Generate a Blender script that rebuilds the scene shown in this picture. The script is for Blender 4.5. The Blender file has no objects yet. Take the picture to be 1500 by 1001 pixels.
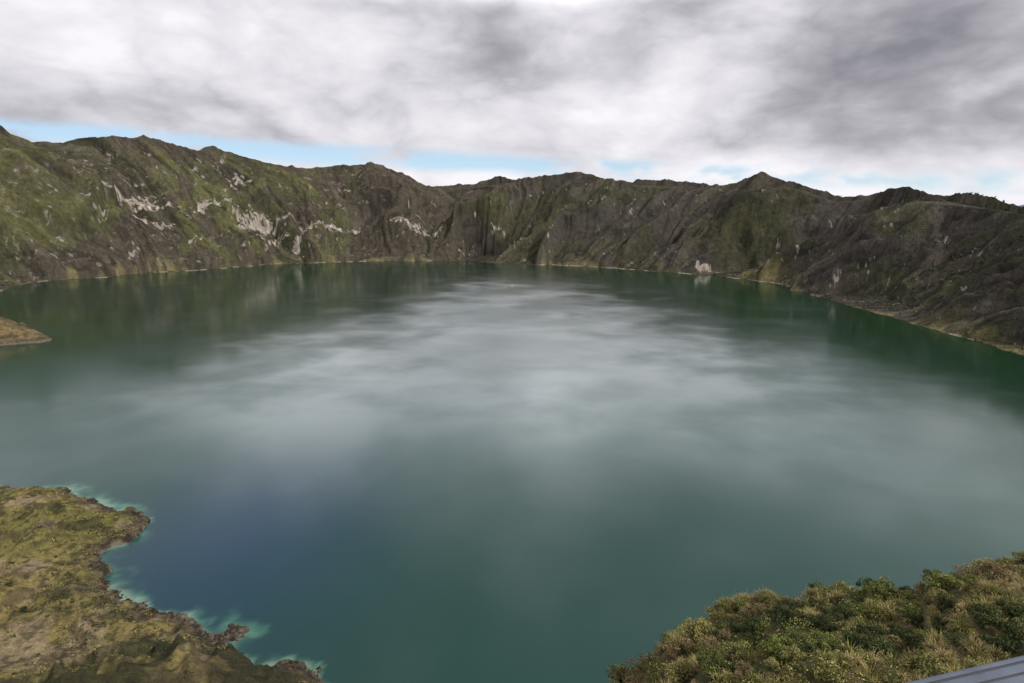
import bpy, math, random
import numpy as np
from mathutils import Vector
random.seed(7); rng = np.random.default_rng(11)
PI = math.pi
scene = bpy.context.scene
COL = scene.collection

# ------------------------------------------------------------------ camera maths
H = 200.0; F = 894.0; CX = 750.0; CY = 500.5
PITCH = math.atan(200.0 / F); cp, sp = math.cos(PITCH), math.sin(PITCH)
def ray(px, py):
    u = px - CX; v = CY - py
    return u, F*cp + v*sp, v*cp - F*sp
def lake(px, py, z=0.0):
    r, f, u = ray(px, py); k = (H - z)/(-u)
    return r*k, f*k
def azel(px, py):
    r, f, u = ray(px, py)
    return math.atan2(r, f), u/math.hypot(r, f)
def dirn(px, py):
    v = np.array(ray(px, py)); return v/np.linalg.norm(v)

cam = bpy.data.cameras.new('camera'); cam.sensor_width = 36; cam.lens = F/1500*36
cam.clip_start = 0.05; cam.clip_end = 90000
co = bpy.data.objects.new('camera', cam); COL.objects.link(co)
co.location = (0, 0, H); co.rotation_euler = (PI/2 - PITCH, 0, 0)
scene.camera = co
scene.view_settings.view_transform = 'Standard'
try: scene.view_settings.look = 'None'
except Exception: pass
scene.view_settings.exposure = 0

# ------------------------------------------------------------------ numpy noise
TAB = rng.random((256, 256))
def vn(x, y, seed=0):
    x = np.asarray(x, float) + seed*17.31; y = np.asarray(y, float) + seed*9.77
    xi = np.floor(x).astype(int); yi = np.floor(y).astype(int)
    fx = x - xi; fy = y - yi
    fx = fx*fx*fx*(fx*(fx*6-15)+10); fy = fy*fy*fy*(fy*(fy*6-15)+10)
    a = TAB[xi & 255, yi & 255]; b = TAB[(xi+1) & 255, yi & 255]
    c = TAB[xi & 255, (yi+1) & 255]; d = TAB[(xi+1) & 255, (yi+1) & 255]
    return (a*(1-fx)+b*fx)*(1-fy) + (c*(1-fx)+d*fx)*fy
def fbm(x, y, o=4, seed=0):
    s = 0; a = .5; t = 0
    for i in range(o):
        s = s + a*vn(x*2**i, y*2**i, seed+i*3); t += a; a *= .5
    return s/t
def ridged(x, y, o=2, seed=0):
    s = 0; a = .5; t = 0
    for i in range(o):
        s = s + a*(1-np.abs(2*vn(x*2**i, y*2**i, seed+i*3)-1)); t += a; a *= .5
    return s/t
def ss(a, b, x):
    t = np.clip((x-a)/(b-a), 0, 1); return t*t*(3-2*t)
def mixc(c, d, m):
    return c*(1-m[..., None]) + np.asarray(d)*m[..., None]

# ------------------------------------------------------------------ mesh helpers
def make_mesh(name, V, Fc, mat, col=None, smooth=True):
    me = bpy.data.meshes.new(name)
    V = np.asarray(V, np.float32); Fc = np.asarray(Fc, np.int32)
    n, m, k = len(V), len(Fc), Fc.shape[1]
    me.vertices.add(n); me.vertices.foreach_set('co', V.ravel())
    me.loops.add(m*k); me.loops.foreach_set('vertex_index', Fc.ravel())
    me.polygons.add(m)
    me.polygons.foreach_set('loop_start', np.arange(0, m*k, k, dtype=np.int32))
    me.polygons.foreach_set('loop_total', np.full(m, k, np.int32))
    me.update(calc_edges=True)
    me.polygons.foreach_set('use_smooth', np.full(m, smooth, bool))
    if col is not None:
        a = me.color_attributes.new('Col', 'FLOAT_COLOR', 'POINT')
        c = np.ones((n, 4), np.float32); c[:, :3] = col
        a.data.foreach_set('color', c.ravel())
    me.materials.append(mat); me.validate()
    return me
def link(name, me, parent=None):
    o = bpy.data.objects.new(name, me); COL.objects.link(o)
    if parent is not None: o.parent = parent
    return o
def grid_faces(a, b):
    i = np.arange(a*b).reshape(a, b)
    return np.stack([i[:-1, :-1], i[1:, :-1], i[1:, 1:], i[:-1, 1:]], -1).reshape(-1, 4)
def tag(o, label=None, cat=None, group=None, kind=None):
    if label: o['label'] = label
    if cat: o['category'] = cat
    if group: o['group'] = group
    if kind: o['kind'] = kind
    return o

# ------------------------------------------------------------------ materials
def new_mat(name):
    m = bpy.data.materials.new(name); m.use_nodes = True
    nt = m.node_tree; return m, nt, nt.nodes['Principled BSDF']
def N(nt, t, **kw):
    n = nt.nodes.new(t)
    for k, v in kw.items(): setattr(n, k, v)
    return n
def noise(nt, vec, scale, detail=4, rough=.55, dist=0):
    n = N(nt, 'ShaderNodeTexNoise'); n.inputs['Scale'].default_value = scale
    n.inputs['Detail'].default_value = detail; n.inputs['Roughness'].default_value = rough
    n.inputs['Distortion'].default_value = dist
    nt.links.new(vec, n.inputs['Vector']); return n.outputs['Fac']
def mrange(nt, v, a, b, c, d, smooth=False):
    n = N(nt, 'ShaderNodeMapRange'); n.interpolation_type = 'SMOOTHSTEP' if smooth else 'LINEAR'
    for k, x in zip(('From Min', 'From Max', 'To Min', 'To Max'), (a, b, c, d)): n.inputs[k].default_value = x
    nt.links.new(v, n.inputs['Value']); return n.outputs['Result']
def math_(nt, op, a, b=None, c=None):
    n = N(nt, 'ShaderNodeMath', operation=op)
    for i, x in enumerate((a, b, c)):
        if x is None: continue
        if isinstance(x, (int, float)): n.inputs[i].default_value = x
        else: nt.links.new(x, n.inputs[i])
    return n.outputs[0]
def vmath(nt, op, a, b=None):
    n = N(nt, 'ShaderNodeVectorMath', operation=op)
    for i, x in enumerate((a, b)):
        if x is None: continue
        if isinstance(x, (tuple, list, np.ndarray)): n.inputs[i].default_value = tuple(float(t) for t in x)
        else: nt.links.new(x, n.inputs[i])
    return n
def cmix(nt, fac, a, b, blend='MIX'):
    n = N(nt, 'ShaderNodeMix', data_type='RGBA', blend_type=blend)
    for s, x in ((n.inputs[0], fac), (n.inputs[6], a), (n.inputs[7], b)):
        if isinstance(x, (int, float)): s.default_value = x
        elif isinstance(x, (tuple, list)): s.default_value = (*x, 1)
        else: nt.links.new(x, s)
    return n.outputs[2]
def terrain_mat(name, s1, s2, bump, bdist, lo=.6, hi=1.4):
    m, nt, b = new_mat(name)
    at = N(nt, 'ShaderNodeAttribute', attribute_name='Col')
    tc = N(nt, 'ShaderNodeTexCoord').outputs['Object']
    n1 = noise(nt, tc, s1, 6, .65); n2 = noise(nt, tc, s2, 5, .6)
    f = math_(nt, 'MULTIPLY', mrange(nt, n1, .3, .7, lo, hi), mrange(nt, n2, .3, .7, .7, 1.3))
    v = vmath(nt, 'SCALE', at.outputs['Color']); nt.links.new(f, v.inputs['Scale'])
    nt.links.new(v.outputs[0], b.inputs['Base Color'])
    b.inputs['Roughness'].default_value = .95; b.inputs['Specular IOR Level'].default_value = .15
    bp = N(nt, 'ShaderNodeBump'); bp.inputs['Strength'].default_value = bump; bp.inputs['Distance'].default_value = bdist
    nt.links.new(math_(nt, 'ADD', n1, n2), bp.inputs['Height']); nt.links.new(bp.outputs[0], b.inputs['Normal'])
    return m
M_wall = terrain_mat('crater_wall_scrub', .07, .35, .85, 5.0, .7, 1.3)
M_head = terrain_mat('headland_grass', .3, 1.4, .9, 1.3, .62, 1.38)
M_spur = terrain_mat('spur_soil', 1.5, 7, .8, .15)
def leaf_mat(name, rough=.6):
    m, nt, b = new_mat(name)
    at = N(nt, 'ShaderNodeAttribute', attribute_name='Col')
    tc = N(nt, 'ShaderNodeTexCoord').outputs['Object']
    oi = N(nt, 'ShaderNodeObjectInfo')
    f = math_(nt, 'MULTIPLY', mrange(nt, noise(nt, tc, 3, 2), .3, .7, .75, 1.25), mrange(nt, oi.outputs['Random'], 0, 1, .75, 1.25))
    v = vmath(nt, 'SCALE', at.outputs['Color']); nt.links.new(f, v.inputs['Scale'])
    nt.links.new(v.outputs[0], b.inputs['Base Color'])
    b.inputs['Roughness'].default_value = rough; b.inputs['Specular IOR Level'].default_value = .25
    return m
M_leaf = leaf_mat('shrub_leaves'); M_grass = leaf_mat('tussock_blades', .7); M_scrub = leaf_mat('low_scrub', .8)
def plain_mat(name, c, rough=.8, metal=0, ns=4):
    m, nt, b = new_mat(name)
    tc = N(nt, 'ShaderNodeTexCoord').outputs['Object']
    n = noise(nt, tc, ns, 5, .6)
    d = tuple(x*.7 for x in c); l = tuple(min(1, x*1.25) for x in c)
    nt.links.new(cmix(nt, mrange(nt, n, .3, .7, 0, 1), d, l), b.inputs['Base Color'])
    b.inputs['Roughness'].default_value = rough; b.inputs['Metallic'].default_value = metal
    return m
M_bark = plain_mat('stem_bark', (.09, .065, .045)); M_metal = plain_mat('painted_metal', (.17, .20, .25), .5, .3, 14)
M_rubber = plain_mat('dark_seam', (.045, .05, .06), .6)
M_far = plain_mat('hazy_mountain', (.17, .23, .36), .95, 0, .002)  # distance haze put into the base colour
M_plain = plain_mat('outer_ground', (.09, .09, .05), .95, 0, .003)

# ------------------------------------------------------------------ crater wall
shore_px = [(0,428),(50,413),(150,407),(230,399),(300,396),(400,387),(550,383),(680,382),(720,386),(850,390),(950,397),
            (1050,405),(1150,417),(1165,428),(1200,437),(1300,464),(1400,493),(1500,523)]
sh = [(-620,120),(-860,330),(-1090,600),(-1270,880),(-1360,1150),(-1310,1330)] + [lake(*p) for p in shore_px] + [(672,560),(620,330),(560,120),(520,-120)]
sh = np.array(sh)
d = np.r_[0, np.cumsum(np.hypot(*np.diff(sh, axis=0).T))]
NS = 2200
sa = np.linspace(0, d[-1], NS)
def gs(a, sig):
    k = np.arange(-int(3*sig), int(3*sig)+1); w = np.exp(-.5*(k/sig)**2); w /= w.sum()
    return np.convolve(np.pad(a, len(k)//2, mode='edge'), w, 'valid')
bx = gs(np.interp(sa, d, sh[:, 0]), 9); by = gs(np.interp(sa, d, sh[:, 1]), 9)
tx = np.gradient(gs(bx, 45)); ty = np.gradient(gs(by, 45)); L = np.hypot(tx, ty); nx, ny = -ty/L, tx/L
nx = gs(nx, 50); ny = gs(ny, 50); L = np.hypot(nx, ny); nx /= L; ny /= L
wob = (fbm(sa/45, sa*0, 4, 3)-.5)*30
bx = bx + nx*wob; by = by + ny*wob
sky_px = [(-300,215),(-120,205),(-40,196),(0,190),(20,200),(45,208),(95,210),(120,203),(165,200),(190,203),(212,200),(240,208),(290,220),(310,214),(330,222),
          (370,233),(400,240),(450,248),(500,242),(555,243),(590,255),(625,273),(690,272),(740,265),(800,258),(845,253),(890,262),
          (940,268),(1010,270),(1060,272),(1090,263),(1115,252),(1140,261),(1200,283),(1225,292),(1270,288),(1300,277),(1330,276),
          (1380,287),(1430,295),(1500,307),(1560,300),(1700,280),(1900,260),(2200,260)]
sk = np.array([azel(*p) for p in sky_px])
azb = np.arctan2(bx, by)
run = np.interp(azb, np.radians([-60,-40,-25,-5,10,24,42,60]), [340,390,390,340,350,330,280,260])
run = run*(1 + .45*(fbm(sa/230, sa*0+4.4, 2, 8)-.5))
rx_, ry_ = bx+nx*run, by+ny*run
ar = np.arctan2(rx_, ry_); rr = np.hypot(rx_, ry_)
zr = H + rr*np.interp(ar, sk[:, 0], sk[:, 1])
zr = zr + (fbm(sa/13, sa*0, 3, 21)-.5)*11 + (ridged(sa/55, sa*0, 2, 24)-.5)*9
zr = np.maximum(zr, 120)
tin = np.r_[-.08, -.03, np.linspace(0, 1, 210)]
NI = len(tin)
tout = 1 + np.linspace(0, 1, 34)[1:]**1.4*2.2
T = np.r_[tin, tout]; NT = len(T)
S2, T2 = np.meshgrid(sa, T, indexing='ij')
tc = np.clip(T2, 0, 1)
warp = 190*(fbm(S2/240, T2*1.9, 3, 1)-.5) + 34*(fbm(S2/60, T2*3, 2, 4)-.5)
lean = np.interp(S2, [0, .45*sa[-1], .60*sa[-1], sa[-1]], [150, 110, -170, -260])
Sw = S2 + warp + lean*T2
env = np.clip(4*tc*(1-tc), 0, 1)**.6
amp = ss(.34, .64, fbm(S2/170+8, T2*2.2, 2, 15))
g1 = ridged(Sw/270, T2*.5, 1, 2)**2; g2 = ridged(Sw/105, T2*.7, 1, 5); g3 = ridged((Sw+14*fbm(S2/50,T2*4,2,6))/38, T2*1.0, 1, 9)
g5 = ridged((Sw+7*fbm(S2/20,T2*7,2,7))/14, T2*1.6, 1, 11)
g4 = fbm(S2/9, T2*26, 3, 14)
crag = fbm(S2/75, T2*3.4, 4, 16)
prof = np.where(tc < .03, tc*.45, .0135 + (tc-.03)/.97*.9865)
prof = prof*.5 + .5*prof**1.45
cb_t = .40 + .5*(fbm(S2/160, S2*0, 3, 18)-.5)
step_ = (ss(cb_t-.04, cb_t+.04, tc) - ss(cb_t-.30, cb_t+.40, tc))*ss(.40, .58, fbm(S2/120, S2*0+3, 2, 19))
Z = zr[:, None]*(prof + .13*step_*env) + env*(125*(g1-.42) + (38+34*amp)*(g2-.55) + (12+20*amp)*(g3-.55) + (8+11*amp)*(g5-.5) + 9*(g4-.5) + 26*(crag-.5))
Z = np.where(T2 < .02, np.minimum(Z, 1.2), np.maximum(Z, .6 + 40*np.maximum(T2-.02, 0)))
out = np.clip(T2-1, 0, None)/2.2
Z = np.where(T2 > 1, zr[:, None]*(1-out)**1.25 - 40*out + 25*(g2-.55)*np.clip(out*6, 0, 1)*(1-out), Z)
Z = np.where(T2 < 0, T2*180, Z)
ox = 24*env*(g2-.5)
X = bx[:, None] + nx[:, None]*(run[:, None]*T2 - ox); Y = by[:, None] + ny[:, None]*(run[:, None]*T2 - ox)
sky_here = H + np.hypot(X, Y)*np.interp(np.arctan2(X, Y), sk[:, 0], sk[:, 1])
lim = sky_here - 6 - 40*(1-tc)
Z = np.where((T2 < .97) & (T2 > .05) & (Z > lim), lim - 2*(1-g4), Z)
# colours
azv = np.degrees(np.arctan2(X, Y))
leftness = ss(-4, -24, azv); rightness = ss(-14, 10, azv); farright = ss(12, 24, azv)
nA = fbm(Sw/90, T2*4, 4, 31); nB = fbm(Sw/32, T2*7, 4, 37); nC = fbm(Sw/12, T2*12, 3, 41); nD = fbm(Sw/22, T2*2.5, 3, 45)
brown = np.array([.108, .090, .066]); grey = np.array([.100, .089, .075]); dark = np.array([.032, .030, .025]); green = np.array([.080, .083, .043]); ygreen = np.array([.168, .165, .070])
tan_ = np.array([.20, .17, .12]); rock = np.array([.48, .42, .355])
C = np.broadcast_to(brown, (NS, NT, 3)).copy()
C = mixc(C, grey, rightness*.9)
C = mixc(C, green, ss(.49, .63, nA + .08*leftness - .03*rightness)*.85)
C = mixc(C, ygreen, ss(.56, .70, nB*.45+nA*.55 + .05*leftness + .05*leftness*ss(.5, .9, tc) - .07*rightness)*(.25+.5*leftness))
C = mixc(C, [.21, .185, .08], ss(.15, .04, tc + .20*(nB-.5))*(.12+.78*farright)*ss(.36, .52, nA))
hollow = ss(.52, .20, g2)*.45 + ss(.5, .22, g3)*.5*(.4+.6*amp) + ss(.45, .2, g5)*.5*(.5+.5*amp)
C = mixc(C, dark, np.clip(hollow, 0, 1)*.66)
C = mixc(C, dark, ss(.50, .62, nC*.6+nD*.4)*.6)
C = mixc(C, tan_, ss(.60, .72, nD)*.38)
C = mixc(C, [.15, .15, .062], ss(.75, .97, g2)*ss(.45, .62, nA)*(.05+.35*leftness))
el = (Z-H)/np.hypot(X, Y); aa = np.radians(azv)
wS = S2+30*(fbm(S2/12, T2*30, 3, 60)-.5); wT = T2 + .05*(fbm(S2/12+5, T2*34, 2, 62)-.5)
streak = fbm(wS/8, wT*44, 4, 61); streak2 = fbm(S2/20, T2*30, 3, 63)
rockm = np.zeros_like(Z)
for (px, py, ws, wt, st) in [(205,298,60,.042,1.1),(215,322,32,.035,1.0),(190,270,20,.026,.9),(310,297,64,.028,1.1),(290,305,32,.02,.9),(380,335,60,.06,1.15),(400,352,34,.04,1.0),(352,332,26,.034,.95),(470,325,54,.026,1.1),(490,335,28,.022,1.0),(600,328,56,.032,1.2),
        (615,340,32,.026,1.05),(280,352,18,.026,.8),(128,290,16,.026,.8),(60,330,14,.022,.6),(195,372,22,.026,.65),(740,345,34,.016,.7),(805,365,28,.016,.65),(960,345,14,.014,.6),(1030,395,28,.022,1.05),
        (1190,382,18,.012,.7),(1245,380,13,.012,.6),(1320,335,8,.014,.55),(1385,408,16,.015,.7),(1225,405,20,.014,.72),(435,350,14,.026,.7),(345,262,18,.036,.8),(330,240,12,.026,.65),(150,310,22,.025,.75),(240,330,24,.026,.8),(520,340,20,.024,.8),(250,300,26,.024,.8),(420,318,24,.022,.8),(560,318,18,.022,.7)]:
    a0, e0 = azel(px, py)
    q = (aa-a0)**2 + (el-e0)**2; q[:, T > 1] = 9
    i, j = np.unravel_index(np.argmin(q), q.shape)
    gsn = np.exp(-((wS-S2[i, j])/ws)**2*.6 - ((wT-T2[i, j])/wt)**2*.6)
    rockm = np.maximum(rockm, gsn*st)
cut = .6*streak + .28*streak2 + .12*nC
rk = ss(.025, .075, rockm*.28 + cut - .665)
rk = np.maximum(rk, ss(.65, .69, cut + .02*leftness - .07*rightness)*.3)*ss(0.02, .06, tc)*ss(1.0, .9, tc)
rcol = rock[None, None]*(.40 + 1.0*fbm(S2/5, T2*22, 3, 71))[..., None]
C = C*(1-rk[..., None]) + rcol*rk[..., None]
edge_ = np.clip(leftness[:, 10]*.6 + farright[:, 10], 0, 1)
bw = .008 + (.04 + .09*edge_)[:, None]*ss(.44, .68, fbm(sa/80, sa*0+7, 4, 81))[:, None]
C = mixc(C, [.25, .215, .105], ss(1.0, .3, tc/bw)*.75*(T2 < .2)*ss(.38, .56, nC+.05))
C = mixc(C, [.42, .39, .33], ss(.022, .006, tc)*.8*ss(.50, .62, fbm(S2/22, S2*0, 4, 83)))
C = mixc(C, [.06, .055, .04], ss(.020, .004, tc)*.7*ss(.53, .42, fbm(S2/22, S2*0, 4, 83)))
C *= (.78+.44*fbm(S2/5, T2*50, 2, 91))[..., None]
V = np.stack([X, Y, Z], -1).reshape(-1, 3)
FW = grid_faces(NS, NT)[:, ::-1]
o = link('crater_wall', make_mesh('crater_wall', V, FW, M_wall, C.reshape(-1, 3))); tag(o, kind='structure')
o['label'] = 'steep brown and green crater wall with pale rock patches around the lake'; o['category'] = 'hillside'

def leaf_quads(c, size, col, rg, up=0.0):
    n = len(c)
    a = rg.normal(size=(n, 3)); a[:, 2] *= (1-up); a /= np.linalg.norm(a, axis=1)[:, None]
    b = np.cross(a, rg.normal(size=(n, 3))); b /= np.linalg.norm(b, axis=1)[:, None]
    s = np.asarray(size).reshape(-1, 1)
    V = np.stack([c-a*s, c+b*s*.55, c+a*s, c-b*s*.55], 1).reshape(-1, 3)
    return V, np.arange(4*n).reshape(n, 4), np.repeat(col, 4, axis=0)
nb = 18000
ii = rng.integers(0, NS-1, nb); jj = rng.integers(4, NI-2, nb)
dens = nB[ii, jj]*.6 + (1-g2[ii, jj])*.5
keep = ((dens > rng.normal(.52, .1, nb)) | (jj > NI-10)) & (rk[ii, jj] < .3); ii, jj = ii[keep], jj[keep]
base = np.stack([X[ii, jj], Y[ii, jj], Z[ii, jj]], -1)
k = 7; sz = rng.uniform(1.0, 2.8, len(base))
cc = np.repeat(base, k, 0) + rng.normal(size=(len(base)*k, 3))*np.repeat(sz, k)[:, None]*.5; cc[:, 2] += np.repeat(sz, k)*.3
bc = np.array([.05, .053, .03])*rng.uniform(.6, 1.9, (len(base), 1)) + rng.uniform(0, .02, (len(base), 1))*np.array([1, .8, .4])
lv = leaf_quads(cc, np.repeat(sz, k)*.75, np.repeat(bc, k, 0), rng)
o = link('wall_scrub', make_mesh('wall_scrub', lv[0], lv[1], M_scrub, lv[2], False))
tag(o, 'low dark scrub dotted over the crater wall', 'scrub', kind='stuff')

# ------------------------------------------------------------------ polygon signed distance
def sdist(x, y, poly):
    P = np.stack([x.ravel(), y.ravel()], -1); A = np.asarray(poly); B = np.roll(A, -1, 0)
    best = np.full(len(P), 1e18); ins = np.zeros(len(P), bool)
    for a, b in zip(A, B):
        ab = b-a; h = np.clip(((P-a)@ab)/(ab@ab+1e-12), 0, 1)
        q = P-a-h[:, None]*ab; best = np.minimum(best, (q*q).sum(1))
        if a[1] != b[1]:
            c = ((a[1] > P[:, 1]) != (b[1] > P[:, 1])) & (P[:, 0] < (b[0]-a[0])*(P[:, 1]-a[1])/(b[1]-a[1])+a[0]); ins ^= c
    return (np.sqrt(best)*np.where(ins, 1, -1)).reshape(x.shape)

# ------------------------------------------------------------------ near headland (lower left)
hl_px = [(0,719),(45,720),(95,717),(112,728),(142,741),(168,748),(192,750),(216,765),(206,781),(182,793),(160,805),(136,825),(166,838),(150,853),(172,866),(186,880),
         (214,888),(228,902),(268,912),(288,928),(312,934),(342,922),(366,924),(350,936),(318,944),(336,958),(348,972),(374,986),(398,979),(430,976),(458,982),(468,1001)]
hl = [lake(*p) for p in hl_px]
hpoly = hl + [(-60,196),(-22,172),(-10,120),(-10,20),(-700,20),(-900,330),(-760,500),(-560,462),(-450,428)]
def shore_warp(x, y):
    a = (fbm(x/16, y/16, 3, 101)-.5)*10 + (fbm(x/4, y/4, 2, 105)-.5)*7
    b = (fbm(x/16+40, y/16, 3, 103)-.5)*10 + (fbm(x/4+9, y/4, 2, 107)-.5)*7
    return x+a, y+b
def head_z(x, y):
    dd = sdist(*shore_warp(x, y), hpoly)
    r = np.hypot(x, y)
    edge = ss(-.5, 3.0, dd)*1.8 + ss(2, 18, dd)*3.4
    wx_ = x+14*(fbm(x/30, y/30, 2, 114)-.5); wy_ = y+14*(fbm(x/30+4, y/30, 2, 116)-.5)
    z = edge + .075*np.clip(dd, 0, 400) + np.clip(dd/30, 0, 1)*(11*(fbm(x/55, y/55, 4, 111)-.55) + 14*(ridged(wx_/36, wy_/28, 3, 115)-.6))
    z += np.clip(dd/8, 0, 1)*2.2*(fbm(x/5, y/5, 3, 117)-.5)
    z += ss(16, 3, dd)*ss(-.5, 2, dd)*3.0*(ridged(x/6, y/6, 2, 118)-.4)
    low_ = np.clip(290-r, 0, 90)*ss(-20, -130, x)*ss(0, 40, dd)
    z += .55*low_ + np.clip(low_/30, 0, 1)*13*(ridged((x+.5*y)/17, (y-.5*x)/40, 2, 119)-.6)
    z = np.where(dd < 0, -.4 + dd*.22, z)
    return z, dd
xs = np.r_[np.arange(-900, -520, 12), np.arange(-520, -40, .95), np.arange(-40, 0, 5)]
ys = np.r_[np.arange(20, 160, 6), np.arange(160, 455, .95), np.arange(455, 530, 6)]
GX, GY = np.meshgrid(xs, ys, indexing='ij'); GZ, GD = head_z(GX, GY)
nA2 = fbm(GX/38, GY/38, 4, 121); nB2 = fbm(GX/11, GY/11, 4, 125); nC2 = fbm(GX/3.2, GY/3.2, 3, 129)
sx_ = np.gradient(GZ, axis=0)/np.gradient(xs)[:, None]; sy_ = np.gradient(GZ, axis=1)/np.gradient(ys)[None, :]
slope = np.hypot(sx_, sy_)
C = np.broadcast_to(np.array([.25, .203, .080]), GX.shape+(3,)).copy()
C = mixc(C, [.18, .172, .058], ss(.44, .56, nA2)*.95)
C = mixc(C, [.33, .265, .10], ss(.52, .66, fbm(GX/50, GY/50, 3, 133))*.8)
mx, my = lake(50, 778, 6); C = mixc(C, [.21, .21, .058], np.exp(-((GX-mx)/48)**2-((GY-my)/28)**2)*.75)
C = mixc(C, [.072, .07, .034], ss(.50, .61, nB2)*.75)
C = mixc(C, [.36, .28, .18], ss(.58, .68, fbm(GX/18+7, GY/18, 4, 137))*.7)
C = mixc(C, [.045, .047, .025], ss(.56, .66, nC2)*.7)
C = mixc(C, [.12, .095, .058], ss(.5, .95, slope)*.7)
C = mixc(C, [.048, .05, .026], ss(.38, .54, fbm(GX/20+3, GY/20, 4, 143))*ss(310, 255, np.hypot(GX, GY))*.88)
C = mixc(C, np.array([.15, .115, .08]), ss(13, 2, GD)*.88*ss(.24, .46, nB2))
C = mixc(C, [.34, .30, .25], ss(2.2, .4, GD)*.5*ss(.44, .6, nC2))
C = mixc(C, [.04, .034, .028], ss(11, 2, GD)*ss(.45, .55, fbm(GX/5, GY/5, 3, 141))*.88)
FF = grid_faces(len(xs), len(ys)); FF = FF[(GD > -25).ravel()[FF].any(1)]
o = link('headland', make_mesh('headland', np.stack([GX, GY, GZ], -1).reshape(-1, 3), FF, M_head, C.reshape(-1, 3))); tag(o, kind='structure')
o['label'] = 'low grassy headland with ragged rocky shore in the near left corner'; o['category'] = 'headland'

# small far spit at the left edge
sp_px = [(74,497),(66,501),(40,503),(0,507)]
spoly = [lake(*p) for p in sp_px] + [(-860,850),(-1000,800),(-1330,820),(-1400,960),(-1150,1010)] + [lake(30,481), lake(58,490)]
xs3 = np.arange(-1420, -690, 2.4); ys3 = np.arange(780, 1030, 2.4)
AX, AY = np.meshgrid(xs3, ys3, indexing='ij')
AD = sdist(AX+(fbm(AX/14, AY/14, 3, 201)-.5)*18, AY+(fbm(AX/14+5, AY/14, 3, 205)-.5)*18, spoly)
AZ = ss(-1, 6, AD)*4 + .36*np.clip(AD, 0, 60) + np.clip(AD/20, 0, 1)*(12*(fbm(AX/30, AY/30, 4, 211)-.35)) + .12*np.clip(-740-AX, 0, 400)*ss(0, 30, AD)
AZ += np.clip(AD/6, 0, 1)*5*(ridged(AX/16, AY/16, 3, 213)-.5)
AZ = np.where(AD < 0, AD*.3-.2, AZ)
C = np.broadcast_to(np.array([.26, .195, .095]), AX.shape+(3,)).copy()
C = mixc(C, [.15, .13, .06], ss(.48, .60, fbm(AX/25, AY/25, 4, 215))*.85)
C = mixc(C, [.06, .052, .035], ss(.52, .62, fbm(AX/7, AY/7, 4, 219))*.75)
C = mixc(C, [.09, .075, .055], ss(9, 2, AD)*.8)
C = mixc(C, [.30, .26, .2], ss(3, 0, AD)*.6)
FF = grid_faces(len(xs3), len(ys3)); FF = FF[(AD.ravel() > -15)[FF].any(1)]
o = link('spit', make_mesh('spit', np.stack([AX, AY, AZ], -1).reshape(-1, 3), FF, M_head, C.reshape(-1, 3))); tag(o, kind='structure')
o['label'] = 'small tan spit of land reaching into the lake at the left edge'; o['category'] = 'spit'

# ------------------------------------------------------------------ near spur (lower right) and the lookout ground
sil = [(908,1006),(934,986),(962,962),(980,942),(1022,922),(1045,912),(1075,907),(1130,890),(1190,874),(1240,870),(1290,875),(1350,874),(1390,856),(1420,845),(1470,842),(1500,849)]
st_ = np.array([(azel(a, b)[0], -azel(a, b)[1]) for a, b in sil])
th_t = np.r_[np.radians([-180,-120,-95,-60,-20,0]), st_[0, 0]-.05, st_[:, 0], np.radians([50,62,80,100,125,180])]
td_t = np.r_[.1,.1,.7,1.35,1.4,1.35, 1.10, st_[:, 1]+.004, .52,.6,.6,.5,.1,.1]
rc_t = np.interp(th_t, np.radians([-180,-95,0,10,20,30,40,46,80,180]), [30,22,20,23,27,31,36,38,34,30])
def near_z(x, y):
    th = np.arctan2(x, y); r = np.hypot(x, y)
    td = np.interp(th, th_t, td_t); rc = np.interp(th, th_t, rc_t)
    den = np.cos(th) - .254*np.sin(th)
    r0 = np.where(den > .17, .72/np.maximum(den, .17), 4.2)
    q = np.clip((r-r0)/(rc-r0), 0, 1)
    g = td + (1.7/r0-td)*(1-q)**2.5
    D = np.where(r < r0, 1.7, g*np.maximum(r, .01))
    over = np.clip(r-rc, 0, None)
    D = np.maximum(D, 1.7) + np.where(over < 3, over**2/6*1.35, 2.025+(over-3)*1.35)
    back = ss(100, 130, np.abs(np.degrees(th)))
    Db = 1.7 + .12*np.clip(r-6, 0, None)
    D = D*(1-back) + Db*back
    bumpy = np.clip((r-r0-1.2)/6, 0, 1)*(1-back)
    inner = np.clip((rc+1.0-r)/3, 0, 1)
    z = H - D + bumpy*((fbm(x/2.6, y/2.6, 3, 301)-.5)*3.2*(1-.2*inner) + (fbm(x/9, y/9, 2, 305)-.5)*1.2*np.clip(over/8, 0, 1) + (fbm(x/.9, y/.9, 3, 309)-.5)*.8)
    z += np.clip(over/10, 0, 1)*(ridged(x/25, y/25, 3, 311)-.5)*9
    return np.maximum(z, -25), rc, r0
thg = np.r_[np.radians(np.arange(-180, 4, 2.0)), np.radians(np.arange(4, 52, .16)), np.radians(np.arange(52, 181, 2.0))]
rg_ = np.r_[0.02, np.linspace(.35, 4.5, 26), np.linspace(4.8, 42, 250), 42+np.linspace(0, 1, 50)[1:]**1.5*170]
TH, RG = np.meshgrid(thg, rg_, indexing='ij')
NX_, NY_ = RG*np.sin(TH), RG*np.cos(TH)
NZ_, rcg, r0g = near_z(NX_, NY_)
C = np.broadcast_to(np.array([.14, .115, .052]), NX_.shape+(3,)).copy()
C = mixc(C, [.08, .085, .033], ss(.45, .6, fbm(NX_/1.6, NY_/1.6, 4, 321)))
C = mixc(C, [.22, .175, .085], ss(.55, .7, fbm(NX_/1.1, NY_/1.1, 4, 325)))
C = mixc(C, [.20, .17, .13], ss(.3, -.2, RG-r0g))
FF = grid_faces(len(thg), len(rg_))[:, ::-1]
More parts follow.
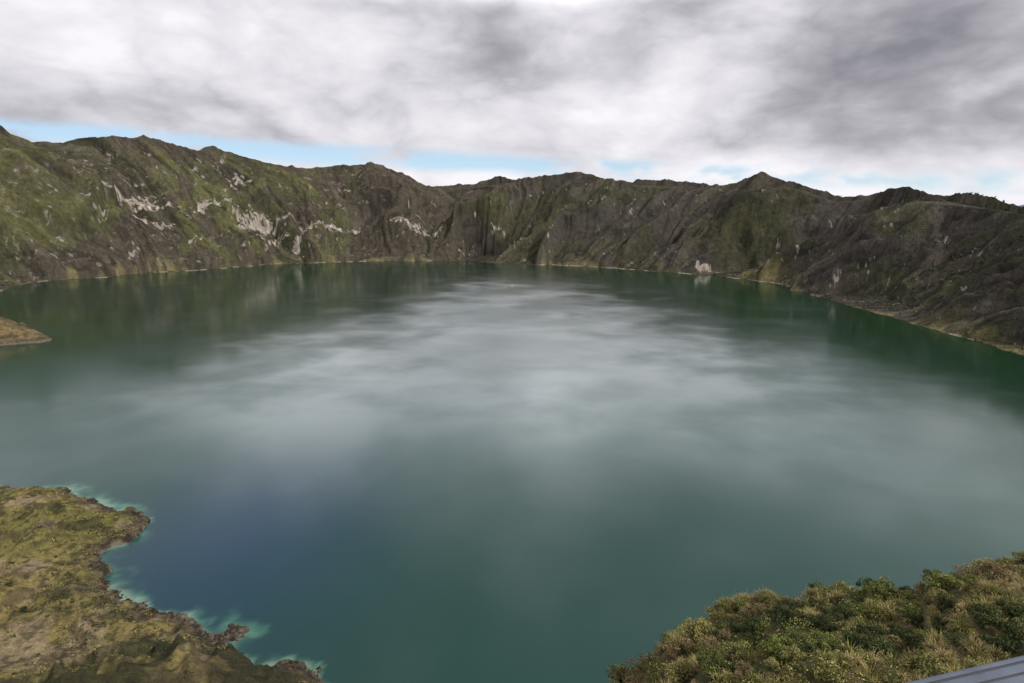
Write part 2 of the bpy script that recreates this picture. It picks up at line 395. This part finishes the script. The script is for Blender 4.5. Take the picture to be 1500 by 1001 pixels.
o = link('near_slope', make_mesh('near_slope', np.stack([NX_, NY_, NZ_], -1).reshape(-1, 3), FF, M_spur, C.reshape(-1, 3))); tag(o, kind='structure')
o['label'] = 'steep bushy slope falling away below the lookout in the near right corner'; o['category'] = 'hillside'

# ------------------------------------------------------------------ lake, outer ground, distant mountain
wpoly = np.stack([bx, by], -1)[::12] + np.stack([nx, ny], -1)[::12]*55
wpoly = np.vstack([wpoly, [[300, -160], [-400, -100]]])
wx = np.unique(np.r_[np.arange(-1500, 1000, 16), np.arange(-480, -20, 2.2)])
wy = np.unique(np.r_[np.arange(-160, 2420, 16), np.arange(160, 480, 2.2)])
WX, WY = np.meshgrid(wx, wy, indexing='ij')
WD = sdist(WX, WY, wpoly)
HD = -sdist(*shore_warp(WX, WY), hpoly)
C = np.broadcast_to(np.array([.003, .052, .037]), WX.shape+(3,)).copy()
farg = ss(450, 1100, WY); C = mixc(C, [.002, .030, .012], farg)  # far body colour darkened to deepen the crater wall's reflection
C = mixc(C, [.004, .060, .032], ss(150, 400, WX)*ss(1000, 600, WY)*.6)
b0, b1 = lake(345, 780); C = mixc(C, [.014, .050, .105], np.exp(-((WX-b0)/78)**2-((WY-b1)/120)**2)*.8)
C = mixc(C, [.002, .036, .010], ss(300, 540, WX)*.9)  # darker toward the right, carrying on the wall's reflection in colour
fr = np.clip(1-HD/(2.5+23*fbm(WX/26, WY/26, 3, 151)**1.9), 0, 1)
brk = ss(.32, .58, fbm(WX/24, WY/24, 3, 157))
C = mixc(C, [.07, .22, .145], ss(0, .85, fr)*(.22+.6*brk)); C = mixc(C, [.32, .46, .34], ss(.4, 1, fr)*.65*ss(.42, .62, fbm(WX/14, WY/14, 3, 155)))
FF = grid_faces(len(wx), len(wy)); FF = FF[(WD.ravel() > 0)[FF].any(1)]
M_water, nt, b = new_mat('lake_water')
at = N(nt, 'ShaderNodeAttribute', attribute_name='Col')
tcw = N(nt, 'ShaderNodeTexCoord').outputs['Object']
mp = N(nt, 'ShaderNodeMapping'); mp.inputs['Scale'].default_value = (.0030, .0034, 1); mp.inputs['Rotation'].default_value = (0, 0, .35)
nt.links.new(tcw, mp.inputs['Vector'])
p1 = noise(nt, mp.outputs[0], 1.0, 4, .5, .4)
p2 = noise(nt, mp.outputs[0], 3.6, 4, .5, .25)
pf = math_(nt, 'ADD', math_(nt, 'MULTIPLY', p1, .65), math_(nt, 'MULTIPLY', p2, .35))
mp2 = N(nt, 'ShaderNodeMapping'); mp2.inputs['Scale'].default_value = (.0032, .0066, 1); mp2.inputs['Rotation'].default_value = (0, 0, -.2)
nt.links.new(tcw, mp2.inputs['Vector'])
p3 = noise(nt, mp2.outputs[0], 1.4, 5, .5, .45)
sepw = N(nt, 'ShaderNodeSeparateXYZ'); nt.links.new(tcw, sepw.inputs[0])
wX, wY = sepw.outputs[0], sepw.outputs[1]
# wind-ruffled water, its bright sheen added on top: a fan that widens from the far shore to the middle of the lake
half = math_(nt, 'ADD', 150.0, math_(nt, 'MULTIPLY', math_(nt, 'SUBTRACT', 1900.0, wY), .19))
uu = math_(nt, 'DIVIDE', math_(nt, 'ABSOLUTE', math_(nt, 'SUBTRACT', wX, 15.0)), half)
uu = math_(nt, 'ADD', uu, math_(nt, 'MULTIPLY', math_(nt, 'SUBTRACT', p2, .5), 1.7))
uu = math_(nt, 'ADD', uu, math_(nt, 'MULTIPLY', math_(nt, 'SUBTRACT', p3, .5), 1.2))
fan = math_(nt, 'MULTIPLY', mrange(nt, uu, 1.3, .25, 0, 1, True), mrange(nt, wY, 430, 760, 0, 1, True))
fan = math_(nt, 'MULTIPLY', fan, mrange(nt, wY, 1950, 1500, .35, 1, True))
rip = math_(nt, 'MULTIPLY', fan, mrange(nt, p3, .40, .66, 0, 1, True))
df = N(nt, 'ShaderNodeBsdfDiffuse'); nt.links.new(at.outputs['Color'], df.inputs['Color'])
gl = N(nt, 'ShaderNodeBsdfGlossy'); gl.inputs['Color'].default_value = (.94, 1, .985, 1)
ro = math_(nt, 'ADD', mrange(nt, pf, .42, .62, .12, .18, True), math_(nt, 'MULTIPLY', fan, .08))
ro = math_(nt, 'ADD', ro, math_(nt, 'MULTIPLY', rip, .05))
nt.links.new(ro, gl.inputs['Roughness'])
rp = noise(nt, tcw, .35, 3, .6); bp = N(nt, 'ShaderNodeBump'); bp.inputs['Strength'].default_value = .06; bp.inputs['Distance'].default_value = .15
nt.links.new(rp, bp.inputs['Height']); nt.links.new(bp.outputs[0], gl.inputs['Normal'])
fn = N(nt, 'ShaderNodeFresnel'); fn.inputs['IOR'].default_value = 1.66
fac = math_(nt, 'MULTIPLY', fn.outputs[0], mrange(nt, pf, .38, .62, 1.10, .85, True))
fac = math_(nt, 'MULTIPLY', fac, math_(nt, 'ADD', 1.0, math_(nt, 'ADD', math_(nt, 'MULTIPLY', fan, .70), math_(nt, 'MULTIPLY', rip, .14))))  # bright sheen put in: reflection share raised inside the fan
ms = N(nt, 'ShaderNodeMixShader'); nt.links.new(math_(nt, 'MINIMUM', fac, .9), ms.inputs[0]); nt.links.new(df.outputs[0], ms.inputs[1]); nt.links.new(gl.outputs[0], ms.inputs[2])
nt.links.new(ms.outputs[0], nt.nodes['Material Output'].inputs['Surface'])
nt.nodes.remove(b)
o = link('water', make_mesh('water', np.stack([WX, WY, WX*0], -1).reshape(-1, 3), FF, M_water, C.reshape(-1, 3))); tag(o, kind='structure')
o['label'] = 'dark green crater lake reflecting pale clouds'; o['category'] = 'lake'

gr = np.r_[0, 300, 800, 1500, 3000, 6000, 12000, 25000, 60000.]; ga = np.linspace(0, 2*PI, 97)
A2, R2 = np.meshgrid(ga, gr, indexing='ij')
o = link('ground', make_mesh('ground', np.stack([R2*np.sin(A2), R2*np.cos(A2)+800, R2*0-42], -1).reshape(-1, 3), grid_faces(97, len(gr))[:, ::-1], M_plain)); tag(o, kind='structure')
ta = np.radians(np.linspace(37.0, 62, 140)); tr = np.linspace(-1, 1, 24)
A3, R3 = np.meshgrid(ta, tr, indexing='ij')
pk = np.interp(np.degrees(ta), [37, 38.2, 39.2, 40.2, 43, 52, 62], [0, 150, 255, 330, 440, 380, 0])
Z3 = (pk*(1+.12*(fbm(ta*60, ta*0, 4, 401)-.5)))[:, None]*np.clip(1-np.abs(R3), 0, 1)**.8 - 45
R4 = 14000 + R3*2500
o = link('hills', make_mesh('hills', np.stack([R4*np.sin(A3), R4*np.cos(A3), Z3], -1).reshape(-1, 3), grid_faces(140, 24)[:, ::-1], M_far)); tag(o, kind='structure')
o['label'] = 'hazy blue mountain far beyond the right rim'; o['category'] = 'mountain'

# ------------------------------------------------------------------ vegetation on the spur
def ground_at(x, y):
    return near_z(np.asarray(x, float), np.asarray(y, float))[0]
def tube(pts, rad, seg=6):
    V = []; Fc = []
    pts = [np.array(p, float) for p in pts]
    for i, p in enumerate(pts):
        t = pts[min(i+1, len(pts)-1)]-pts[max(i-1, 0)]; t /= np.linalg.norm(t)
        a = np.cross(t, [0, 0, 1] if abs(t[2]) < .9 else [1, 0, 0]); a /= np.linalg.norm(a); bb = np.cross(t, a)
        for k in range(seg):
            q = 2*PI*k/seg; V.append(p + (a*math.cos(q)+bb*math.sin(q))*rad[i])
    for i in range(len(pts)-1):
        for k in range(seg):
            Fc.append((i*seg+k, i*seg+(k+1) % seg, (i+1)*seg+(k+1) % seg, (i+1)*seg+k))
    return np.array(V), np.array(Fc)
def shrub_meshes(i, col, nl=12, per=190, ls=.042, tip=None):
    rg = np.random.default_rng(500+i)
    cs = []; stems = []
    for k in range(nl):
        a = rg.uniform(0, 2*PI); q = rg.uniform(0, 1)**.6*.62; h = .25 + (1-q)*rg.uniform(.15, .6)
        c = np.array([q*math.cos(a), q*math.sin(a), h]); cs.append(c)
        stems.append(tube([(0, 0, -.15), (c[0]*.35, c[1]*.35, c[2]*.45), c], [.035, .024, .008], 5))
    VV = []; CCc = []; SZ = []
    for c in cs:
        rad = rg.uniform(.16, .34); dd = rg.normal(size=(per, 3)); dd /= np.linalg.norm(dd, axis=1)[:, None]
        p = c + dd*(rad*rg.uniform(.35, 1.1, per)**.6)[:, None]*np.array([1, 1, .8]); VV.append(p)
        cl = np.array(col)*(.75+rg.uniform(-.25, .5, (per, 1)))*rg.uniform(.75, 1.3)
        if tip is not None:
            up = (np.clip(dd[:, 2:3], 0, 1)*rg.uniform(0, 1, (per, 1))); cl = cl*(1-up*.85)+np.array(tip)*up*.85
        CCc.append(cl); SZ.append(rg.uniform(.6, 1.35, per)*ls)
    P = np.concatenate(VV); P[:, 2] = np.maximum(P[:, 2], .0)
    V, Fq, Cq = leaf_quads(P, np.concatenate(SZ), np.concatenate(CCc), rg)
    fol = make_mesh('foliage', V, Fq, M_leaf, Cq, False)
    V2 = []; F2 = []; n = 0
    for v_, f_ in stems: V2.append(v_); F2.append(f_+n); n += len(v_)
    stm = make_mesh('stem', np.concatenate(V2), np.concatenate(F2), M_bark)
    return fol, stm
kinds = {'dark': [shrub_meshes(i, (.068, .088, .029), tip=(.16, .19, .058)) for i in range(3)],
         'green': [shrub_meshes(10+i, (.16, .19, .047), tip=(.36, .39, .10)) for i in range(3)],
         'olive': [shrub_meshes(20+i, (.27, .25, .088), tip=(.50, .44, .16)) for i in range(3)],
         'brown': [shrub_meshes(30+i, (.27, .20, .10), 9, 150, tip=(.48, .37, .18)) for i in range(2)]}
shr_xy = []
def put_shrub(kind, x, y, z, s, label, group, sz=1.0):
    fol, stm = random.choice(kinds[kind])
    e = bpy.data.objects.new('shrub', None); COL.objects.link(e); e.empty_display_size = .3
    e.location = (x, y, z); e.rotation_euler = (0, 0, random.uniform(0, 6.28)); e.scale = (s, s, s*sz)
    tag(e, label, 'shrub', group)
    link('foliage', fol, e); link('stem', stm, e); shr_xy.append((x, y, s))
    return e
crest = [(985,'green',.6),(1048,'dark',.7),(1092,'green',.8),(1150,'brown',.6),(1204,'dark',.75),(1252,'green',.9),(1300,'olive',.7),(1350,'brown',.75),(1398,'dark',.95),(1432,'green',.95),(1478,'olive',.9)]
ordn = ['first','second','third','fourth','fifth','sixth','seventh','eighth','ninth','tenth','eleventh']
cw = {'dark':'dark green','green':'bright green','olive':'olive','brown':'dry brown'}
for i, (px, kd, s) in enumerate(crest):
    a = azel(px, 860)[0]; rr2 = float(np.interp(a, th_t, rc_t)) - .6
    x, y = rr2*math.sin(a), rr2*math.cos(a)
    put_shrub(kd, x, y, float(ground_at(x, y))-.12, s, f'{cw[kd]} shrub on the near slope crest, {ordn[i]} along it from the left', 'shrubs along the crest of the near slope', .9)
cnt = 0; tries = 0
while cnt < 190 and tries < 9000:
    tries += 1
    a = math.radians(random.uniform(10.0, 45)); rc1 = float(np.interp(a, th_t, rc_t)); r1 = rc1*random.uniform(.60, .965)
    x, y = r1*math.sin(a), r1*math.cos(a); s = random.uniform(.34, .9)
    if any((x-q[0])**2+(y-q[1])**2 < (.58*(s+q[2]))**2 for q in shr_xy): continue
    pn0 = float(fbm(np.array(x/3.0), np.array(y/3.0), 3, 351))
    if pn0 > .56 and random.random() < .6: continue
    pn = float(fbm(np.array(x/5.), np.array(y/5.), 3, 361)) + random.uniform(-.12, .12)
    kd = 'dark' if pn > .57 else ('green' if pn > .47 else ('olive' if pn > .37 else 'brown'))
    put_shrub(kd, x, y, float(ground_at(x, y))-.04, s, f'{cw[kd]} shrub among the tussocks below the crest of the near slope', f'{cw[kd]} shrubs among the tussocks', random.uniform(.85, 1.15))
    cnt += 1
n0 = 7500
th = np.radians(rng.uniform(8, 50, n0)); rcs = np.interp(th, th_t, rc_t)
r = np.sqrt(rng.uniform((.50)**2, 1.08**2, n0))*rcs
tx_, ty_ = r*np.sin(th), r*np.cos(th); tz_ = ground_at(tx_, ty_)
SX = np.array(shr_xy); dmin = np.min(np.hypot(tx_[:, None]-SX[None, :, 0], ty_[:, None]-SX[None, :, 1])/SX[None, :, 2], axis=1)
free = dmin > .72
def tussocks(name, x, y, z, nbl, hmin, hmax, palette, wid, label, cat):
    n = len(x); hh = rng.uniform(hmin, hmax, n)
    pal = np.asarray(palette); pc = pal[rng.integers(0, len(pal), n)]*rng.uniform(.7, 1.25, (n, 1))
    N_ = n*nbl; idx = np.repeat(np.arange(n), nbl)
    az = rng.uniform(0, 2*PI, N_); lean_ = rng.uniform(.1, 1.45, N_)
    ln = hh[idx]*rng.uniform(.6, 1.1, N_)
    bo = rng.uniform(0, .2, N_)*hh[idx]/.6
    bs = np.stack([x[idx]+bo*np.cos(az), y[idx]+bo*np.sin(az), z[idx]-.04], -1)
    dr = np.stack([np.cos(az)*np.sin(lean_*.75), np.sin(az)*np.sin(lean_*.75), np.cos(lean_*.75)], -1)
    dr2 = np.stack([np.cos(az)*np.sin(lean_*1.8), np.sin(az)*np.sin(lean_*1.8), np.cos(lean_*1.8)], -1)
    az2 = az + rng.uniform(-1, 1, N_)
    sd = np.stack([-np.sin(az2), np.cos(az2), np.zeros(N_)], -1)*wid
    mid = bs + dr*ln[:, None]*.6; tip = mid + dr2*ln[:, None]*.4
    V = np.stack([bs-sd*.5, bs+sd*.5, mid-sd*.45, mid+sd*.45, tip], 1).reshape(-1, 3)
    k = np.arange(N_)*5
    FF = np.concatenate([np.stack([k, k+1, k+3], -1), np.stack([k, k+3, k+2], -1), np.stack([k+2, k+3, k+4], -1)])
    cb = pc[idx]*rng.uniform(.75, 1.25, (N_, 1))
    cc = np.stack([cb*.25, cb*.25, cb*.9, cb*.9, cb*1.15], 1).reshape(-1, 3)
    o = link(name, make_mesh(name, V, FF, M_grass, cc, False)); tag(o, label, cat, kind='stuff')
patch = fbm(tx_/3.0, ty_/3.0, 3, 351)
straws = [(.41,.33,.13),(.37,.31,.115),(.32,.285,.095),(.46,.37,.17),(.29,.30,.085),(.28,.215,.10)]
sel = free & (patch > .51) & (np.arange(n0) < 3400)
tussocks('tussock_grass', tx_[sel], ty_[sel], tz_[sel], 80, .20, .54, straws, .019, 'straw coloured tussock grass covering the near right slope', 'grass')
sel = free & (patch <= .57) & (np.arange(n0) < 5800)
gx_, gy_, gz_ = tx_[sel], ty_[sel], tz_[sel]; n = len(gx_); k = 60
rad = rng.uniform(.14, .46, n); dd = rng.normal(size=(n*k, 3)); dd /= np.linalg.norm(dd, axis=1)[:, None]; dd[:, 2] = np.abs(dd[:, 2])
cc = np.repeat(np.stack([gx_, gy_, gz_-.05], -1), k, 0) + dd*np.repeat(rad, k)[:, None]*rng.uniform(.7, 1.05, (n*k, 1))*np.array([1, 1, .9])
pal = np.array([(.23,.255,.065),(.15,.18,.048),(.35,.34,.10),(.10,.12,.038),(.41,.36,.125),(.30,.23,.10),(.27,.295,.075)])
gi = np.clip(((fbm(gx_/2.2, gy_/2.2, 3, 355)-.25)*2*len(pal) + rng.normal(0, 1.2, n)).astype(int), 0, len(pal)-1)
bc = np.repeat(pal[gi]*rng.uniform(.75, 1.2, (n, 1)), k, 0)*rng.uniform(.6, 1.35, (n*k, 1))*(.27+.92*dd[:, 2:3])  # shading put into leaf colour: each clump darkens toward its base
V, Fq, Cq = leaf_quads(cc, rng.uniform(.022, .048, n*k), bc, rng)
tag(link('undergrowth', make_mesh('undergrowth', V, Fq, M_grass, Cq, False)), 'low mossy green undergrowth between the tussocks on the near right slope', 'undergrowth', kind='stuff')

# headland shrubs and cover
def head_pt(px, py):
    z = 5.0
    for _ in range(12):
        x, y = lake(px, py, z); z = .5*z + .5*float(head_z(np.array([x]), np.array([y]))[0][0])
    return x, y, float(head_z(np.array([x]), np.array([y]))[0][0])
x, y, z = head_pt(36, 896); put_shrub('dark', x, y, z-.2, 3.0, 'lone dark round bush on the open grass of the near left headland', 'bushes on the headland', 1.1)
x, y, z = head_pt(14, 858); put_shrub('dark', x, y, z-.2, 3.4, 'wide dark bush at the left edge of the headland above the lone bush', 'bushes on the headland', .7)
for px, py in [(70,905),(95,880),(20,930),(130,940),(60,960),(150,975),(200,960),(110,850),(40,830),(160,915),(90,985),(250,985),(220,940),(14,985),(180,990),(75,815),(30,760),(105,775)]:
    x, y, z = head_pt(px+random.uniform(-8, 8), py+random.uniform(-5, 5))
    put_shrub('dark', x, y, z-.15, random.uniform(1.0, 1.9), 'small low bush scattered over the grass of the near left headland', 'small bushes scattered over the headland', .75)
nb = 60000
hx = rng.uniform(-440, -70, nb); hy = rng.uniform(190, 420, nb); hz, hd = head_z(hx, hy)
pn = fbm(hx/12, hy/12, 4, 371); dk = fbm(hx/16, hy/16, 4, 375)
keep = (hd > 3) & (pn > rng.normal(.52, .06, nb)); hx, hy, hz, dk = hx[keep], hy[keep], hz[keep], dk[keep]; n = len(hx); k = 6
rr_ = np.hypot(hx, hy)
sz = rng.uniform(.2, .7, n)*rng.uniform(.7, 1.4, n)
cc = np.repeat(np.stack([hx, hy, hz], -1), k, 0) + rng.normal(size=(n*k, 3))*np.repeat(sz, k)[:, None]*.5; cc[:, 2] += np.repeat(sz, k)*.3
pal = np.array([(.25,.20,.08),(.18,.175,.058),(.33,.265,.10),(.16,.16,.05),(.28,.235,.082)]); bc = pal[rng.integers(0, 5, n)]*rng.uniform(.7, 1.25, (n, 1))
isd = (dk + .13*ss(305, 250, rr_) > rng.normal(.56, .03, n)); bc[isd] = np.array([.048, .055, .024])*rng.uniform(.7, 1.5, (isd.sum(), 1))
V, Fq, Cq = leaf_quads(cc, np.repeat(sz, k)*.65, np.repeat(bc, k, 0), rng)
tag(link('headland_scrub', make_mesh('headland_scrub', V, Fq, M_scrub, Cq, False)), 'rough grass and low scrub covering the near left headland', 'scrub', kind='stuff')
# broken rock along the headland shore
hla = np.array(hl); nr = 1500; seg = rng.integers(0, len(hla)-1, nr); f_ = rng.random(nr)[:, None]
pp = hla[seg]*(1-f_) + hla[seg+1]*f_ + rng.normal(size=(nr, 2))*3.0
pz, pd = head_z(pp[:, 0], pp[:, 1]); kp = (pd > -2.0) & (pd < 6) & (fbm(pp[:, 0]/12, pp[:, 1]/12, 3, 381) > .48); pp, pz = pp[kp], np.maximum(pz[kp], -.2)
ico = np.array([(0,0,1),(.89,0,.45),(.28,.85,.45),(-.72,.53,.45),(-.72,-.53,.45),(.28,-.85,.45),(.72,.53,-.45),(-.28,.85,-.45),(-.89,0,-.45),(-.28,-.85,-.45),(.72,-.53,-.45),(0,0,-1)])
icf = np.array([(0,1,2),(0,2,3),(0,3,4),(0,4,5),(0,5,1),(1,6,2),(2,7,3),(3,8,4),(4,9,5),(5,10,1),(1,10,6),(2,6,7),(3,7,8),(4,8,9),(5,9,10),(11,6,10),(11,7,6),(11,8,7),(11,9,8),(11,10,9)])
n = len(pp); V = ico[None]*rng.uniform(.55, 1.35, (n, 12, 1))*(rng.uniform(.25, 1.0, (n, 1, 1))**1.4)*np.array([1.6, 1.6, .9]) + np.stack([pp[:, 0], pp[:, 1], pz-.15], -1)[:, None]
Fr = (icf[None]+np.arange(n)[:, None, None]*12).reshape(-1, 3); cr = np.repeat(np.array([.13,.105,.08])*rng.uniform(.35, 1.6, (n, 1)), 12, 0)
tag(link('shore_rocks', make_mesh('shore_rocks', V.reshape(-1, 3), Fr, M_head, cr, False)), 'broken dark rocks along the ragged shore of the near left headland', 'rocks', kind='stuff')

# ------------------------------------------------------------------ railing at the lookout
rail = bpy.data.objects.new('metal_railing', None); COL.objects.link(rail); rail.location = (.6, .54+.254*.6-.036, H-1.7)
rail.rotation_euler = (0, 0, math.atan(.254))
tag(rail, 'grey metal lookout railing cutting the bottom right corner', 'railing')
def sweep(profile, x0, x1):
    pr = np.array(profile); n = len(pr)
    V = np.concatenate([np.c_[np.full(n, x0), pr], np.c_[np.full(n, x1), pr]]); k = np.arange(n)
    return V, np.stack([k, (k+1) % n, (k+1) % n+n, k+n], -1)
def rrect(w, h, r, cz, seg=4):
    out = []
    for sx, sy, a0 in ((1, 1, 0), (-1, 1, 90), (-1, -1, 180), (1, -1, 270)):
        for k in range(seg+1):
            a = math.radians(a0+90*k/seg); out.append((sx*(w/2-r)+r*math.cos(a), cz+sy*(h/2-r)+r*math.sin(a)))
    return out
V, Fq = sweep(rrect(.085, .05, .010, 1.075), -1.9, 2.0); hr = link('handrail', make_mesh('handrail', V, Fq, M_metal), rail)
for yy in (.028, .012, -.004):
    V, Fq = sweep(rrect(.0035, .006, .0015, 1.0982), -1.9, 2.0); link('groove_strip', make_mesh('groove_strip', V+np.array([0, yy, 0]), Fq, M_rubber), hr)
V, Fq = sweep(rrect(.04, .03, .01, .55), -1.9, 2.0); link('lower_rail', make_mesh('lower_rail', V, Fq, M_metal), rail)
for px in (-1.6, .0, 1.6):
    V, Fq = tube([(px, 0, -.05), (px, 0, 1.052)], [.025, .025], 14); link('post', make_mesh('post', V, Fq, M_metal), rail)

# ------------------------------------------------------------------ light and sky
SUN_EL, SUN_AZ = math.radians(43), math.radians(128)      # azimuth from +Y towards +X
sd = np.array([math.sin(SUN_AZ)*math.cos(SUN_EL), math.cos(SUN_AZ)*math.cos(SUN_EL), math.sin(SUN_EL)])
sl = bpy.data.lights.new('sun', 'SUN'); sl.energy = 2.1; sl.angle = math.radians(7); sl.color = (1, .95, .87)
so = bpy.data.objects.new('sun', sl); COL.objects.link(so)
so.rotation_euler = Vector(sd).to_track_quat('Z', 'Y').to_euler(); so.location = (0, 0, 600)
w = bpy.data.worlds.new('World'); scene.world = w; w.use_nodes = True
nt = w.node_tree; bg = nt.nodes['Background']
dv = N(nt, 'ShaderNodeTexCoord').outputs['Generated']
sep = N(nt, 'ShaderNodeSeparateXYZ'); nt.links.new(dv, sep.inputs[0])
dx, dy, dz = sep.outputs
sky = N(nt, 'ShaderNodeTexSky'); sky.sky_type = 'NISHITA'; sky.sun_disc = False
sky.sun_elevation = SUN_EL; sky.sun_rotation = SUN_AZ; sky.altitude = 3800
puff = vmath(nt, 'MULTIPLY', dv, (1, 1, 2.0)).outputs[0]
wn = N(nt, 'ShaderNodeTexNoise'); wn.inputs['Scale'].default_value = 4.0; wn.inputs['Detail'].default_value = 3; nt.links.new(puff, wn.inputs['Vector'])
wv = vmath(nt, 'SUBTRACT', wn.outputs['Color'], (.5, .5, .5)).outputs[0]
wv = vmath(nt, 'SCALE', wv); wv.inputs['Scale'].default_value = .10
pv = vmath(nt, 'ADD', puff, wv.outputs[0]).outputs[0]
n1 = noise(nt, vmath(nt, 'ADD', pv, (.4, 0, .9)).outputs[0], 3.0, 6, .50)
n2 = noise(nt, vmath(nt, 'ADD', pv, (5.3, 1.7, 2.2)).outputs[0], 8.0, 6, .52)
lay = noise(nt, vmath(nt, 'MULTIPLY', pv, (1, 1, 2.0)).outputs[0], 3.2, 5, .5)
bil = math_(nt, 'ABSOLUTE', math_(nt, 'SUBTRACT', noise(nt, vmath(nt, 'ADD', pv, (2.3, 7.7, .2)).outputs[0], 5.0, 5, .52), .5))
dstr = vmath(nt, 'MULTIPLY', dv, (1, 1, 2.1)).outputs[0]
def blob_c(c, rad, wgt):
    dist = vmath(nt, 'DISTANCE', dstr, c*np.array([1, 1, 2.1])).outputs['Value']
    return math_(nt, 'MULTIPLY', mrange(nt, dist, rad, 0, 0, 1, True), wgt)
def blob(px, py, rad, wgt): return blob_c(dirn(px, py), rad, wgt)
def blob_ae(az, el_, rad, wgt):
    a, e = math.radians(az), math.radians(el_)
    return blob_c(np.array([math.sin(a)*math.cos(e), math.cos(a)*math.cos(e), math.sin(e)]), rad, wgt)
B = math_(nt, 'ADD', math_(nt, 'MULTIPLY', math_(nt, 'SUBTRACT', n1, .5), .95), math_(nt, 'MULTIPLY', math_(nt, 'SUBTRACT', n2, .5), .72))
B = math_(nt, 'ADD', B, math_(nt, 'MULTIPLY', math_(nt, 'SUBTRACT', lay, .5), .7))
B = math_(nt, 'ADD', B, math_(nt, 'MULTIPLY', math_(nt, 'SUBTRACT', bil, .085), 1.5))
B = math_(nt, 'ADD', B, .61)
for t in [blob(120,60,.38,.32), blob(330,30,.3,.18), blob(930,135,.24,.38), blob(600,180,.25,.15), blob(1060,70,.14,.22), blob(1350,120,.44,-.38), blob(730,60,.36,-.18), blob(1250,10,.3,-.10),
          blob(350,180,.2,-.10), blob(60,165,.15,-.10), blob_ae(0,60,1.3,-.36)]:
    B = math_(nt, 'ADD', B, t)
low = mrange(nt, dz, .10, .03, 0, .40, True); B = math_(nt, 'ADD', B, low)
rmp = N(nt, 'ShaderNodeValToRGB'); nt.links.new(B, rmp.inputs[0])
cr = rmp.color_ramp; cr.elements[0].position = 0.0; cr.elements[0].color = (.25, .25, .285, 1)
cr.elements[1].position = 1.0; cr.elements[1].color = (.96, .94, .98, 1)
e = cr.elements.new(.35); e.color = (.46, .45, .495, 1)
e = cr.elements.new(.65); e.color = (.72, .705, .755, 1)
# extra cloud brightness, mostly above the frame, added to lighten the lake's reflection
glow = math_(nt, 'ADD', math_(nt, 'ADD', blob_ae(0,17,.56,1.8), blob_ae(-20,19,.36,1.1)), blob_ae(31,21.5,.28,1.0))
glow = math_(nt, 'MULTIPLY', glow, mrange(nt, n1, .36, .58, .75, 1.15, True))
cl = vmath(nt, 'SCALE', rmp.outputs[0]); nt.links.new(math_(nt, 'ADD', 1.0, math_(nt, 'MULTIPLY', glow, mrange(nt, dz, .265, .335, 0, 1, True))), cl.inputs['Scale'])
# strip of clear sky low over the rim, and a clear hole higher up on the left
cz_ = math_(nt, 'SUBTRACT', .061, math_(nt, 'MULTIPLY', dx, .058))
cz_ = math_(nt, 'ADD', cz_, math_(nt, 'MULTIPLY', math_(nt, 'SUBTRACT', n1, .5), .05))
band = mrange(nt, math_(nt, 'ABSOLUTE', math_(nt, 'SUBTRACT', dz, cz_)), .021, .004, 0, 1, True)
gap = math_(nt, 'MULTIPLY', band, mrange(nt, math_(nt, 'ADD', n2, math_(nt, 'MULTIPLY', dx, -.06)), .36, .54, 0, .95, True))
hole = math_(nt, 'MULTIPLY', blob_ae(-24, 31, .36, 1.0), .6)
gap = math_(nt, 'MINIMUM', math_(nt, 'ADD', gap, hole), 1)
skc = vmath(nt, 'SCALE', sky.outputs[0]); skc.inputs['Scale'].default_value = .11
pale = cmix(nt, mrange(nt, dz, .14, .30, .5, .0), skc.outputs[0], (.58, .80, .95))
fin = cmix(nt, gap, cl.outputs[0], pale)
nt.links.new(fin, bg.inputs['Color']); bg.inputs['Strength'].default_value = 1.0
